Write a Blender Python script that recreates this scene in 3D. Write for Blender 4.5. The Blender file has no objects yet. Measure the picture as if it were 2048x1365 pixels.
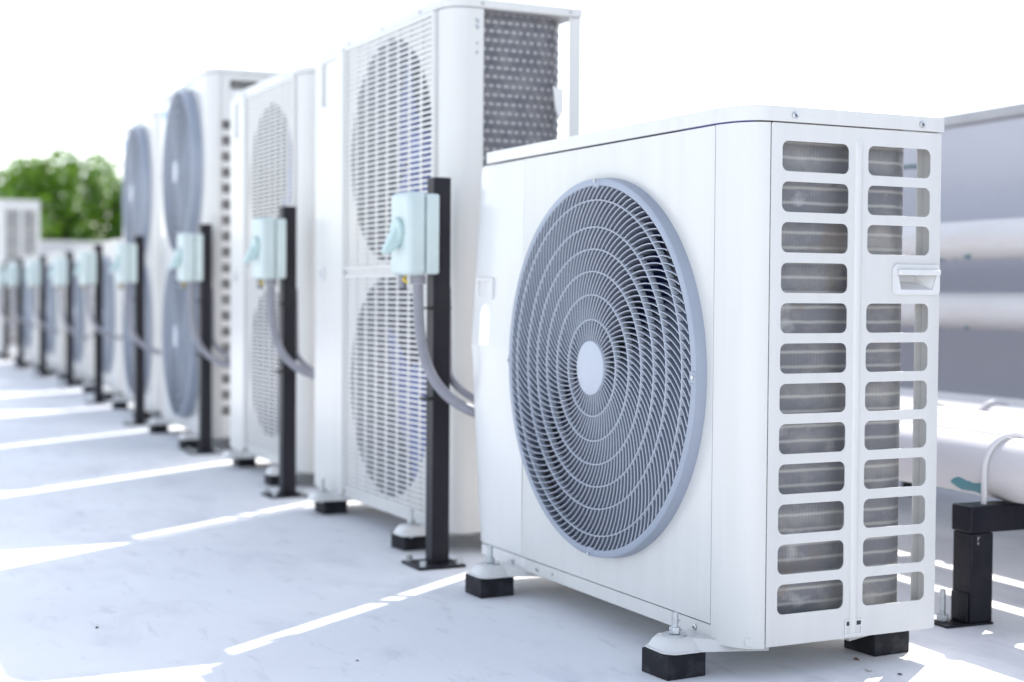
import bpy, bmesh, math, random
from mathutils import Vector, Matrix
random.seed(7)
PI = math.pi
sc = bpy.context.scene
C = sc.collection

# ------------------------------------------------------------------ camera
CAM = Vector((-1.29197, -1.85330, 0.53413))
yaw, pitch, roll, FPX = math.radians(26.1608), math.radians(1.7624), math.radians(0.3917), 2984.0
fw = Vector((math.sin(yaw)*math.cos(pitch), math.cos(yaw)*math.cos(pitch), -math.sin(pitch)))
r0 = Vector((math.cos(yaw), -math.sin(yaw), 0)); u0 = r0.cross(fw)
rt = r0*math.cos(roll) + u0*math.sin(roll); up = u0*math.cos(roll) - r0*math.sin(roll)
cd = bpy.data.cameras.new('camera'); cam = bpy.data.objects.new('camera', cd); C.objects.link(cam)
m = Matrix((rt, up, -fw)).transposed().to_4x4(); m.translation = CAM
cam.matrix_world = m
cd.sensor_width = 36; cd.lens = FPX/2048*36; cd.clip_start = 0.05; cd.clip_end = 5000
cd.dof.use_dof = True; cd.dof.focus_distance = 2.27; cd.dof.aperture_fstop = 3.0
sc.camera = cam

# ------------------------------------------------------------------ light
SUN_AZ, SUN_EL = math.radians(54.4), math.radians(44.5)      # azimuth from +Y towards +X
w = bpy.data.worlds.new('World'); sc.world = w; w.use_nodes = True
nt = w.node_tree; bg = nt.nodes['Background']
sky = nt.nodes.new('ShaderNodeTexSky'); sky.sky_type = 'NISHITA'; sky.sun_disc = False
sky.sun_elevation = SUN_EL; sky.sun_rotation = SUN_AZ; sky.air_density = 1.0; sky.dust_density = 1.0; sky.ozone_density = 0.3
hs = nt.nodes.new('ShaderNodeHueSaturation'); hs.inputs['Saturation'].default_value = 0.52      # thin white haze over the whole sky
nt.links.new(sky.outputs[0], hs.inputs['Color']); nt.links.new(hs.outputs[0], bg.inputs[0]); bg.inputs[1].default_value = 0.15
sl = bpy.data.lights.new('sun', 'SUN'); sl.energy = 2.9; sl.angle = math.radians(0.5); sl.color = (1.0, 0.95, 0.88)
so = bpy.data.objects.new('sun', sl); C.objects.link(so); so.location = (20, 15, 25)
sd = Vector((math.sin(SUN_AZ)*math.cos(SUN_EL), math.cos(SUN_AZ)*math.cos(SUN_EL), math.sin(SUN_EL)))
so.rotation_euler = sd.to_track_quat('Z', 'Y').to_euler()
vs = sc.view_settings
vs.view_transform = 'Standard'; vs.look = 'None'; vs.gamma = 1.0; vs.use_curve_mapping = False; vs.exposure = 1.34

# ------------------------------------------------------------------ materials
def mat(name, col, rough=0.5, metal=0.0, col2=None, nscale=(6, 6, 6), lo=0.4, hi=0.7, bump=0.0, bscale=40, coat=0.0, rvar=0.0, extra=None):
    M = bpy.data.materials.new(name); M.use_nodes = True
    t = M.node_tree; b = t.nodes['Principled BSDF']
    b.inputs['Base Color'].default_value = (*col, 1); b.inputs['Roughness'].default_value = rough
    b.inputs['Metallic'].default_value = metal
    if coat: b.inputs['Coat Weight'].default_value = coat; b.inputs['Coat Roughness'].default_value = 0.12
    tc = t.nodes.new('ShaderNodeTexCoord')
    src = None
    if col2:
        mp = t.nodes.new('ShaderNodeMapping'); mp.inputs['Scale'].default_value = nscale
        t.links.new(tc.outputs['Object'], mp.inputs[0])
        n = t.nodes.new('ShaderNodeTexNoise'); n.inputs['Scale'].default_value = 1; n.inputs['Detail'].default_value = 6; n.inputs['Roughness'].default_value = 0.62
        t.links.new(mp.outputs[0], n.inputs['Vector'])
        rp = t.nodes.new('ShaderNodeMapRange'); rp.inputs[1].default_value = lo; rp.inputs[2].default_value = hi
        t.links.new(n.outputs['Fac'], rp.inputs[0])
        mx = t.nodes.new('ShaderNodeMix'); mx.data_type = 'RGBA'
        mx.inputs[6].default_value = (*col, 1); mx.inputs[7].default_value = (*col2, 1)
        t.links.new(rp.outputs[0], mx.inputs[0]); t.links.new(mx.outputs[2], b.inputs['Base Color'])
        src = mx
        if rvar:
            rr_ = t.nodes.new('ShaderNodeMapRange'); rr_.inputs[3].default_value = rough; rr_.inputs[4].default_value = rough+rvar
            t.links.new(rp.outputs[0], rr_.inputs[0]); t.links.new(rr_.outputs[0], b.inputs['Roughness'])
    if bump:
        n2 = t.nodes.new('ShaderNodeTexNoise'); n2.inputs['Scale'].default_value = bscale; n2.inputs['Detail'].default_value = 5
        t.links.new(tc.outputs['Object'], n2.inputs['Vector'])
        bp = t.nodes.new('ShaderNodeBump'); bp.inputs['Strength'].default_value = bump; bp.inputs['Distance'].default_value = 0.002
        t.links.new(n2.outputs['Fac'], bp.inputs['Height']); t.links.new(bp.outputs[0], b.inputs['Normal'])
    if extra: extra(t, b, tc, src)
    return M

def over(t, b, src, fac_out, col):
    """lay one more colour over what feeds the base colour"""
    mx = t.nodes.new('ShaderNodeMix'); mx.data_type = 'RGBA'; mx.inputs[7].default_value = (*col, 1)
    t.links.new(fac_out, mx.inputs[0])
    if src: t.links.new(src.outputs[2], mx.inputs[6])
    else: mx.inputs[6].default_value = b.inputs['Base Color'].default_value
    t.links.new(mx.outputs[2], b.inputs['Base Color'])
    return mx

def dirt(scale, lo, hi, col, amount=1.0):
    def f(t, b, tc, src):
        mp = t.nodes.new('ShaderNodeMapping'); mp.inputs['Scale'].default_value = scale; mp.inputs['Location'].default_value = (3.1, 1.7, 0.4)
        t.links.new(tc.outputs['Object'], mp.inputs[0])
        n = t.nodes.new('ShaderNodeTexNoise'); n.inputs['Scale'].default_value = 1; n.inputs['Detail'].default_value = 9; n.inputs['Roughness'].default_value = 0.7
        t.links.new(mp.outputs[0], n.inputs['Vector'])
        rp = t.nodes.new('ShaderNodeMapRange'); rp.inputs[1].default_value = lo; rp.inputs[2].default_value = hi; rp.inputs[4].default_value = amount
        t.links.new(n.outputs['Fac'], rp.inputs[0]); over(t, b, src, rp.outputs[0], col)
    return f

def floor_extra(t, b, tc, src):
    s = src
    for scale, lo, hi, col, am in (((1.1, 0.5, 1), 0.55, 0.75, (0.77, 0.775, 0.785), 0.8), ((4, 2.0, 1), 0.52, 0.68, (0.57, 0.58, 0.62), 0.6),
                                   ((22, 7, 1), 0.57, 0.72, (0.44, 0.45, 0.48), 0.5), ((2.2, 9, 1), 0.62, 0.70, (0.80, 0.80, 0.80), 0.6), ((70, 40, 1), 0.70, 0.76, (0.33, 0.33, 0.35), 0.6), ((3.2, 5.0, 1), 0.66, 0.76, (0.62, 0.52, 0.43), 0.45)):
        mp = t.nodes.new('ShaderNodeMapping'); mp.inputs['Scale'].default_value = scale; mp.inputs['Location'].default_value = (scale[0]*.7, scale[1]*.3, 2)
        t.links.new(tc.outputs['Object'], mp.inputs[0])
        n = t.nodes.new('ShaderNodeTexNoise'); n.inputs['Scale'].default_value = 1; n.inputs['Detail'].default_value = 8; n.inputs['Roughness'].default_value = 0.68; n.inputs['Distortion'].default_value = 0.4
        t.links.new(mp.outputs[0], n.inputs['Vector'])
        rp = t.nodes.new('ShaderNodeMapRange'); rp.inputs[1].default_value = lo; rp.inputs[2].default_value = hi; rp.inputs[4].default_value = am
        t.links.new(n.outputs['Fac'], rp.inputs[0]); s = over(t, b, s, rp.outputs[0], col)

def coil_extra(pitch, z0, strength):
    """pale collars over the tube rows, hair-fine fins, caked dust"""
    def f(t, b, tc, src):
        sp = t.nodes.new('ShaderNodeSeparateXYZ'); t.links.new(tc.outputs['Object'], sp.inputs[0])
        nz = t.nodes.new('ShaderNodeTexNoise'); nz.inputs['Scale'].default_value = 26; nz.inputs['Detail'].default_value = 2
        t.links.new(tc.outputs['Object'], nz.inputs['Vector'])
        off = t.nodes.new('ShaderNodeMath'); off.operation = 'MULTIPLY_ADD'; off.inputs[1].default_value = 0.003; t.links.new(nz.outputs['Fac'], off.inputs[0]); t.links.new(sp.outputs[2], off.inputs[2])
        d = t.nodes.new('ShaderNodeMath'); d.operation = 'DIVIDE'; d.inputs[1].default_value = pitch; t.links.new(off.outputs[0], d.inputs[0])
        fr = t.nodes.new('ShaderNodeMath'); fr.operation = 'PINGPONG'; fr.inputs[1].default_value = 0.5; t.links.new(d.outputs[0], fr.inputs[0])
        rp = t.nodes.new('ShaderNodeMapRange'); rp.inputs[1].default_value = 0.34; rp.inputs[2].default_value = 0.50; rp.inputs[4].default_value = strength
        t.links.new(fr.outputs[0], rp.inputs[0]); s = over(t, b, src, rp.outputs[0], (0.62, 0.60, 0.55))
        for sc_, lo, hi, colr, am in (((14, 14, 22), 0.60, 0.72, (0.52, 0.51, 0.50), 0.7), ((10, 10, 7), 0.62, 0.76, (0.22, 0.17, 0.13), 0.7)):
            mp = t.nodes.new('ShaderNodeMapping'); mp.inputs['Scale'].default_value = sc_; mp.inputs['Location'].default_value = (sc_[2], 3, 1); t.links.new(tc.outputs['Object'], mp.inputs[0])
            nn = t.nodes.new('ShaderNodeTexNoise'); nn.inputs['Scale'].default_value = 1; nn.inputs['Detail'].default_value = 5; t.links.new(mp.outputs[0], nn.inputs['Vector'])
            r2 = t.nodes.new('ShaderNodeMapRange'); r2.inputs[1].default_value = lo; r2.inputs[2].default_value = hi; r2.inputs[4].default_value = am
            t.links.new(nn.outputs['Fac'], r2.inputs[0]); s = over(t, b, s, r2.outputs[0], colr)
        ax = t.nodes.new('ShaderNodeMath'); ax.operation = 'ADD'; t.links.new(sp.outputs[0], ax.inputs[0]); t.links.new(sp.outputs[1], ax.inputs[1])
        fm = t.nodes.new('ShaderNodeMath'); fm.operation = 'MULTIPLY'; fm.inputs[1].default_value = 2*PI/0.0062; t.links.new(ax.outputs[0], fm.inputs[0])
        sn = t.nodes.new('ShaderNodeMath'); sn.operation = 'SINE'; t.links.new(fm.outputs[0], sn.inputs[0])
        bp = t.nodes.new('ShaderNodeBump'); bp.inputs['Strength'].default_value = 0.10; bp.inputs['Distance'].default_value = 0.0012
        t.links.new(sn.outputs[0], bp.inputs['Height']); t.links.new(bp.outputs[0], b.inputs['Normal'])
    return f

WHITE = mat('white_paint', (0.615, 0.61, 0.60), 0.30, 0, (0.575, 0.57, 0.56), (22, 22, 1.2), 0.42, 0.78, 0.06, 260, coat=0.25, extra=dirt((9, 9, 3), 0.60, 0.80, (0.60, 0.57, 0.52), 0.35))
COVER = mat('white_cover', (0.66, 0.66, 0.66), 0.28, 0, (0.625, 0.625, 0.62), (30, 30, 2), 0.5, 0.8, 0.04, 200, coat=0.3)
ARCH_REFLECT = mat('white_reflection', (0.92, 0.92, 0.92), 0.4)  # plain white standing in for a bright reflection on the service cover
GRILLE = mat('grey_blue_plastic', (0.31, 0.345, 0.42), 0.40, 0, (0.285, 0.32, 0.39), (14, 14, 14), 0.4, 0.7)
FIN_SHADE = mat('grille_fin_side_shade', (0.165, 0.185, 0.235), 0.42)  # darker than the fin edges: shade between the fins painted in
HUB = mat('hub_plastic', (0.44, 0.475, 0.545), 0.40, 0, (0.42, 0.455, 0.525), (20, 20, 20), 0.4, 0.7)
BLADE = mat('fan_blade', (0.15, 0.16, 0.18), 0.45)
BLADE_B = mat('fan_blade_lavender', (0.11, 0.18, 0.55), 0.45)
SHROUD = mat('shroud', (0.10, 0.105, 0.12), 0.6)
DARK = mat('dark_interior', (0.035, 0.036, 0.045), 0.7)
COIL = mat('dusty_coil', (0.20, 0.20, 0.215), 0.48, 0.3, (0.36, 0.345, 0.33), (9, 9, 14), 0.45, 0.75, extra=coil_extra(0.0231, 0, 0.58))
COIL_IN = mat('blue_fin_coil', (0.05, 0.08, 0.40), 0.45, 0.2, (0.03, 0.05, 0.25), (8, 8, 20), 0.4, 0.7)
COIL_HEX = mat('dark_coil', (0.11, 0.11, 0.13), 0.5, 0.3, (0.20, 0.195, 0.20), (30, 30, 30), 0.4, 0.7)
COLLAR = mat('coil_collar', (0.37, 0.365, 0.38), 0.45, 0.3)
COIL_BACK = mat('open_fin_coil', (0.25, 0.25, 0.26), 0.48, 0.3, (0.33, 0.32, 0.31), (9, 9, 14), 0.45, 0.75)
def _mixin(M, node, fac, col=None):
    t = M.node_tree; n = t.nodes.new(node); mx = t.nodes.new('ShaderNodeMixShader'); mx.inputs[0].default_value = fac
    if col: n.inputs[0].default_value = (*col, 1)
    t.links.new(t.nodes['Principled BSDF'].outputs[0], mx.inputs[1]); t.links.new(n.outputs[0], mx.inputs[2]); t.links.new(mx.outputs[0], t.nodes['Material Output'].inputs[0])
_mixin(COIL_BACK, 'ShaderNodeBsdfTransparent', 0.6)          # air gaps between the fins
_mixin(COIL_IN, 'ShaderNodeBsdfTranslucent', 0.5, (0.07, 0.13, 0.62))
RUBBER = mat('rubber', (0.013, 0.013, 0.018), 0.62, 0, (0.055, 0.055, 0.065), (22, 22, 30), 0.48, 0.78, 0.4, 120)
ZINC = mat('zinc', (0.55, 0.58, 0.60), 0.35, 0.85, (0.42, 0.43, 0.44), (60, 60, 60), 0.4, 0.7)
BLACK = mat('black_paint', (0.013, 0.013, 0.020), 0.42, 0, (0.026, 0.024, 0.030), (10, 10, 4), 0.45, 0.75, 0.25, 70,
            extra=dirt((30, 30, 5), 0.67, 0.72, (0.15, 0.06, 0.035), 0.8))
BLACK_CHIP = mat('black_paint_chipped', (0.012, 0.012, 0.018), 0.34, 0, (0.028, 0.027, 0.033), (12, 12, 7), 0.45, 0.75, 0.5, 55,
                 extra=dirt((34, 34, 22), 0.665, 0.70, (0.55, 0.53, 0.51), 0.8))
BOXM = mat('pale_green_plastic', (0.545, 0.63, 0.625), 0.42, 0, (0.505, 0.59, 0.585), (12, 12, 12), 0.4, 0.7)
BOXL = mat('pale_green_lever', (0.46, 0.59, 0.58), 0.42)
CONDUIT = mat('grey_conduit', (0.25, 0.25, 0.285), 0.45, 0, (0.21, 0.21, 0.24), (20, 20, 20), 0.4, 0.7)
YELLOW = mat('yellow_wire', (0.75, 0.55, 0.05), 0.5)
TIE = mat('cable_tie', (0.02, 0.02, 0.022), 0.5)
GREEN_ROD = mat('green_rod', (0.03, 0.10, 0.10), 0.5)
SLEEVE = mat('teal_primer', (0.06, 0.25, 0.30), 0.5, 0, (0.04, 0.15, 0.2), (40, 40, 40), 0.4, 0.7, 0.3, 90)

def pipe_extra(t, b, tc, src):
    # primer shows where paint has flaked off the underside
    sp = t.nodes.new('ShaderNodeSeparateXYZ'); t.links.new(tc.outputs['Object'], sp.inputs[0])
    mp = t.nodes.new('ShaderNodeMapping'); mp.inputs['Scale'].default_value = (9, 7, 14); t.links.new(tc.outputs['Object'], mp.inputs[0])
    n = t.nodes.new('ShaderNodeTexNoise'); n.inputs['Scale'].default_value = 1; n.inputs['Detail'].default_value = 7; t.links.new(mp.outputs[0], n.inputs['Vector'])
    a = t.nodes.new('ShaderNodeMapRange'); a.inputs[1].default_value = -0.03; a.inputs[2].default_value = -0.055; a.inputs[3].default_value = 0; a.inputs[4].default_value = 0.20
    t.links.new(sp.outputs[2], a.inputs[0])
    ad = t.nodes.new('ShaderNodeMath'); ad.operation = 'ADD'; t.links.new(a.outputs[0], ad.inputs[0]); t.links.new(n.outputs['Fac'], ad.inputs[1])
    rp = t.nodes.new('ShaderNodeMapRange'); rp.inputs[1].default_value = 0.775; rp.inputs[2].default_value = 0.795
    t.links.new(ad.outputs[0], rp.inputs[0]); over(t, b, src, rp.outputs[0], (0.06, 0.24, 0.28))
def pipe_patch(t, b, tc, src):
    pipe_extra(t, b, tc, src)
    prev = b.inputs['Base Color'].links[0].from_node
    mp = t.nodes.new('ShaderNodeMapping'); mp.inputs['Location'].default_value = (0.046, -3.745, 0.036); mp.vector_type = 'POINT'; t.links.new(tc.outputs['Object'], mp.inputs[0])
    m2 = t.nodes.new('ShaderNodeMapping'); m2.inputs['Scale'].default_value = (0.55, 0.42, 1.5); t.links.new(mp.outputs[0], m2.inputs[0])
    ln = t.nodes.new('ShaderNodeVectorMath'); ln.operation = 'LENGTH'; t.links.new(m2.outputs[0], ln.inputs[0])
    n = t.nodes.new('ShaderNodeTexNoise'); n.inputs['Scale'].default_value = 45; n.inputs['Detail'].default_value = 6; t.links.new(tc.outputs['Object'], n.inputs['Vector'])
    a = t.nodes.new('ShaderNodeMath'); a.operation = 'MULTIPLY_ADD'; a.inputs[1].default_value = 0.03; t.links.new(n.outputs['Fac'], a.inputs[0]); t.links.new(ln.outputs['Value'], a.inputs[2])
    rp = t.nodes.new('ShaderNodeMapRange'); rp.inputs[1].default_value = 0.035; rp.inputs[2].default_value = 0.033; t.links.new(a.outputs[0], rp.inputs[0])
    over(t, b, prev, rp.outputs[0], (0.07, 0.26, 0.31))
PIPE = mat('pipe_paint', (0.70, 0.685, 0.69), 0.50, 0, (0.63, 0.605, 0.585), (5, 2.2, 9), 0.45, 0.75, 0.15, 60, extra=pipe_extra)
PIPE_FLAKED = mat('pipe_paint_flaked', (0.70, 0.685, 0.69), 0.50, 0, (0.63, 0.605, 0.585), (5, 2.2, 9), 0.45, 0.75, 0.15, 60, extra=pipe_patch)
WALL = mat('grey_render', (0.55, 0.55, 0.60), 0.75, 0, (0.50, 0.50, 0.55), (1.2, 0.7, 1.6), 0.35, 0.7, 0.35, 60, extra=dirt((0.6, 2.2, 0.5), 0.58, 0.75, (0.44, 0.435, 0.46), 0.6))
COPING = mat('coping', (0.50, 0.50, 0.51), 0.6, 0, (0.42, 0.42, 0.43), (3, 3, 3), 0.4, 0.7, 0.2, 60)
FLOOR = mat('painted_concrete', (0.82, 0.825, 0.84), 0.55, 0, (0.73, 0.735, 0.755), (1.3, 0.9, 1), 0.35, 0.68, 0.10, 45, extra=floor_extra, rvar=0.2)
GROUND = mat('earth', (0.10, 0.12, 0.06), 0.9, 0, (0.16, 0.14, 0.10), (0.05, 0.05, 1), 0.4, 0.6)
BARK = mat('bark', (0.12, 0.09, 0.07), 0.9, 0, (0.07, 0.055, 0.045), (9, 9, 2), 0.4, 0.6, 0.6, 20)
LEAF = mat('leaf', (0.05, 0.15, 0.012), 0.42, 0, (0.12, 0.23, 0.018), (0.8, 0.8, 0.8), 0.40, 0.62)
LEAF2 = mat('leaf_dark', (0.03, 0.10, 0.012), 0.42, 0, (0.07, 0.16, 0.018), (0.8, 0.8, 0.8), 0.40, 0.62)
for L in (BLACK, BLACK_CHIP, RUBBER, TIE): L.node_tree.nodes['Principled BSDF'].inputs['Specular IOR Level'].default_value = 0.22
for L in (LEAF, LEAF2):
    b = L.node_tree.nodes['Principled BSDF']
    b.inputs['Transmission Weight'].default_value = 0.0
    tr = L.node_tree.nodes.new('ShaderNodeBsdfTranslucent'); tr.inputs[0].default_value = (0.22, 0.42, 0.03, 1)
    mx = L.node_tree.nodes.new('ShaderNodeMixShader'); mx.inputs[0].default_value = 0.35
    L.node_tree.links.new(b.outputs[0], mx.inputs[1]); L.node_tree.links.new(tr.outputs[0], mx.inputs[2])
    L.node_tree.links.new(mx.outputs[0], L.node_tree.nodes['Material Output'].inputs[0])
DEBRIS = mat('dry_leaf', (0.16, 0.08, 0.04), 0.8)
CHIP = mat('paint_chip', (0.55, 0.53, 0.5), 0.7)
GRIT = mat('dark_grit', (0.05, 0.05, 0.06), 0.8)

# ------------------------------------------------------------------ mesh tools
class MB:
    def __init__(s): s.v = []; s.f = []; s.m = []
    def add(s, vs_, fs, mi=0):
        o = len(s.v); s.v += [tuple(p) for p in vs_]
        for f in fs: s.f.append(tuple(i+o for i in f)); s.m.append(mi)
        return s
    def box(s, x0, y0, z0, x1, y1, z1, mi=0):
        return s.add([(x0,y0,z0),(x1,y0,z0),(x1,y1,z0),(x0,y1,z0),(x0,y0,z1),(x1,y0,z1),(x1,y1,z1),(x0,y1,z1)],
                     [(0,3,2,1),(4,5,6,7),(0,1,5,4),(1,2,6,5),(2,3,7,6),(3,0,4,7)], mi)
    def tube(s, path, r, seg=10, mi=0, caps=True):
        P = [Vector(p) for p in path]; rs = r if isinstance(r, (list, tuple)) else [r]*len(P)
        t = (P[1]-P[0]).normalized(); n = t.orthogonal().normalized(); vs_ = []; fs = []
        for i, p in enumerate(P):
            t2 = (P[min(i+1, len(P)-1)]-P[max(i-1, 0)]).normalized()
            n = (n-t2*n.dot(t2)).normalized(); bb = t2.cross(n)
            for k in range(seg):
                a = 2*PI*k/seg; vs_.append(p+(n*math.cos(a)+bb*math.sin(a))*rs[i])
        for i in range(len(P)-1):
            for k in range(seg):
                k2 = (k+1) % seg; fs.append((i*seg+k, i*seg+k2, (i+1)*seg+k2, (i+1)*seg+k))
        if caps: fs.append(tuple(range(seg))[::-1]); fs.append(tuple((len(P)-1)*seg+k for k in range(seg)))
        return s.add(vs_, fs, mi)
    def lathe(s, prof, cy=0, cz=0, seg=64, closed=False, mi=0):
        """profile of (radius, x) turned about the X axis through (cy, cz)"""
        vs_ = []; fs = []; n = len(prof)
        for k in range(seg):
            a = 2*PI*k/seg
            for r, x in prof: vs_.append((x, cy+r*math.cos(a), cz+r*math.sin(a)))
        for k in range(seg):
            k2 = (k+1) % seg
            for j in range(n if closed else n-1):
                j2 = (j+1) % n; fs.append((k*n+j, k2*n+j, k2*n+j2, k*n+j2))
        return s.add(vs_, fs, mi)
    def plate(s, loops, w0, w1, mp, mi=0):
        """flat sheet with holes: loops in 2D, thickness w0..w1, mp(u, v, w) -> xyz"""
        bm = bmesh.new(); ed = []
        for lp in loops:
            vv = [bm.verts.new((u, v, 0)) for u, v in lp]
            for i in range(len(vv)): ed.append(bm.edges.new((vv[i], vv[(i+1) % len(vv)])))
        bmesh.ops.triangle_fill(bm, use_beauty=True, use_dissolve=False, edges=ed)
        bm.verts.index_update(); n = len(bm.verts)
        co = [v.co.copy() for v in bm.verts]
        fs = [tuple(v.index for v in f.verts) for f in bm.faces]
        be = []
        for f in bm.faces:
            for lpp in f.loops:
                if len(lpp.edge.link_faces) == 1: be.append((lpp.vert.index, lpp.link_loop_next.vert.index))
        bm.free()
        vs_ = [mp(c.x, c.y, w0) for c in co]+[mp(c.x, c.y, w1) for c in co]
        F = [f[::-1] for f in fs]+[tuple(i+n for i in f) for f in fs]+[(a, b, b+n, a+n) for a, b in be]
        return s.add(vs_, F, mi)
    def mesh(s, name, smooth=35):
        me = bpy.data.meshes.new(name); me.from_pydata(s.v, [], s.f)
        bm = bmesh.new(); bm.from_mesh(me); bmesh.ops.recalc_face_normals(bm, faces=bm.faces); bm.to_mesh(me); bm.free()
        if any(s.m): me.polygons.foreach_set('material_index', s.m)
        if smooth: me.shade_smooth(); me.set_sharp_from_angle(angle=math.radians(smooth))
        me.update(); return me
    def build(s, name, mats, parent=None, bevel=0, smooth=35, seg=2):
        me = s.mesh(name, smooth)
        for mm in (mats if isinstance(mats, (list, tuple)) else [mats]): me.materials.append(mm)
        o = bpy.data.objects.new(name, me); C.objects.link(o); o.parent = parent
        if bevel:
            b = o.modifiers.new('bevel', 'BEVEL'); b.width = bevel; b.segments = seg; b.limit_method = 'ANGLE'; b.angle_limit = math.radians(38); b.use_clamp_overlap = True; b.harden_normals = False
        return o
def inst(name, me, parent, mtx=None):
    o = bpy.data.objects.new(name, me); C.objects.link(o); o.parent = parent
    if mtx is not None: o.matrix_local = mtx
    return o
def tag(o, label=None, cat=None, group=None, kind=None):
    if label: o['label'] = label
    if cat: o['category'] = cat
    if group: o['group'] = group
    if kind: o['kind'] = kind
    return o
def thing(name, loc, label, cat, group=None, rz=0):
    o = bpy.data.objects.new(name, None); C.objects.link(o); o.location = loc; o.rotation_euler = (0, 0, rz); o.empty_display_size = 0.05
    return tag(o, label, cat, group)
def kids(o): return [c for c in C.objects if c.parent == o]
def copy_tree(o, parent=None):
    c = o.copy(); C.objects.link(c); c.parent = parent
    for ch in kids(o): copy_tree(ch, c)
    return c
def rr(x0, y0, x1, y1, r, seg=5):
    out = []
    for cx, cy, a0 in ((x1-r, y1-r, 0), (x0+r, y1-r, 90), (x0+r, y0+r, 180), (x1-r, y0+r, 270)):
        for k in range(seg+1):
            a = math.radians(a0+90*k/seg); out.append((cx+r*math.cos(a), cy+r*math.sin(a)))
    return out
def circ(cx, cy, r, n=72): return [(cx+r*math.cos(2*PI*k/n), cy+r*math.sin(2*PI*k/n)) for k in range(n)]
YZ = lambda u, v, w: (w, u, v)       # sheet facing along X: u = y, v = z
XZ = lambda u, v, w: (u, w, v)       # sheet facing along Y: u = x, v = z
XY = lambda u, v, w: (u, v, w)
def corner_curve(c1, c2, n=8):
    """front corner in plan: from (0, c1) on the front plane round to (c2, 0) on the side plane"""
    out = []
    for k in range(n+1):
        t = k/n; a = (1-t)**2; b = 2*t*(1-t); c = t*t
        out.append((c2*c+0.006*b, c1*a+0.004*b))
    return out
ROOF = -0.05

# ------------------------------------------------------------------ setting
g = MB().add([(-1500,-1500,-6.5),(1500,-1500,-6.5),(1500,1500,-6.5),(-1500,1500,-6.5)], [(0,1,2,3)]).build('ground', GROUND, smooth=0); tag(g, kind='structure')
f = MB().box(-14, -12, -0.55, 4.2, 18.6, ROOF).build('roof_floor', FLOOR, smooth=0); tag(f, kind='structure')
SL = 0.057                                              # pipes and parapet run at this slope to the near unit
def along(x0, y): return x0+SL*y
# parapet on the pipe side, built of coping and wall
wp = thing('parapet_wall', (1.92, 0, ROOF), 'grey rendered parapet wall behind the white pipes', 'wall', rz=-math.atan(SL))
MB().box(0, -5, 0, 0.2, 17.9, 1.122).build('wall', WALL, wp, 0.006)
MB().box(-0.012, -5, 1.124, 0.225, 17.9, 1.162).build('coping', COPING, wp, 0.008)
wf = thing('parapet_wall', (-10, 18.15, ROOF), 'pale low parapet closing the far end of the roof under the trees', 'wall')
MB().box(0, 0, 0, 13.2, 0.2, 1.20).build('wall', COPING, wf, 0.006)
MB().box(-0.02, -0.02, 1.202, 13.22, 0.22, 1.245).build('coping', WHITE, wf, 0.008)
hk = MB().tube([(0, 0, 0), (-0.045, 0, 0), (-0.055, 0.006, 0), (-0.058, 0.02, 0), (-0.058, 0.055, 0.0), (-0.058, 0.07, -0.004), (-0.058, 0.076, -0.016), (-0.058, 0.077, -0.06)], 0.0055, 8).build('wall_hook', GREEN_ROD, smooth=60)
hk.location = (along(1.92, 1.90)-0.002, 1.885, 0.955); tag(hk, 'small dark green bent rod hook sticking out of the grey wall', 'hook')

# ------------------------------------------------------------------ pipes and racks
def pipe(x0, z, r, label, y0=-3.5, y1=15.5, group='white pipes along the parapet'):
    L = math.hypot(y1-y0, SL*(y1-y0)); mb = MB()
    n = 24; path = [(0, L*k/n, 0) for k in range(n+1)]
    mb.tube(path, r, 40)
    o = mb.build('pipe', PIPE, smooth=60); o.location = (along(x0, y0), y0, z); o.rotation_euler = (0, 0, -math.atan(SL))
    return tag(o, label, 'pipe', group)
PX = [0.707, 0.893, 1.082, 1.27, 1.46]
PR = 0.0575; PZ = 0.166+PR
ORD = ['outermost floor-level white pipe, held by the bare end of the black rack', 'second floor-level white pipe counted from the bare end of the black rack',
       'third floor-level white pipe counted from the bare end of the black rack', 'fourth floor-level white pipe, last one standing in sunlight', 'fifth floor-level white pipe, shaded against the foot of the wall']
for i, x in enumerate(PX):
    o = pipe(x, PZ, PR, ORD[i])
    if i == 0: o.data.materials[0] = PIPE_FLAKED
pipe(1.70, 0.700, 0.056, 'upper of the two white pipes fixed high on the grey wall')
pipe(1.70, 0.497, 0.054, 'lower of the two white pipes fixed on the grey wall, paint flaking underneath')
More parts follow.
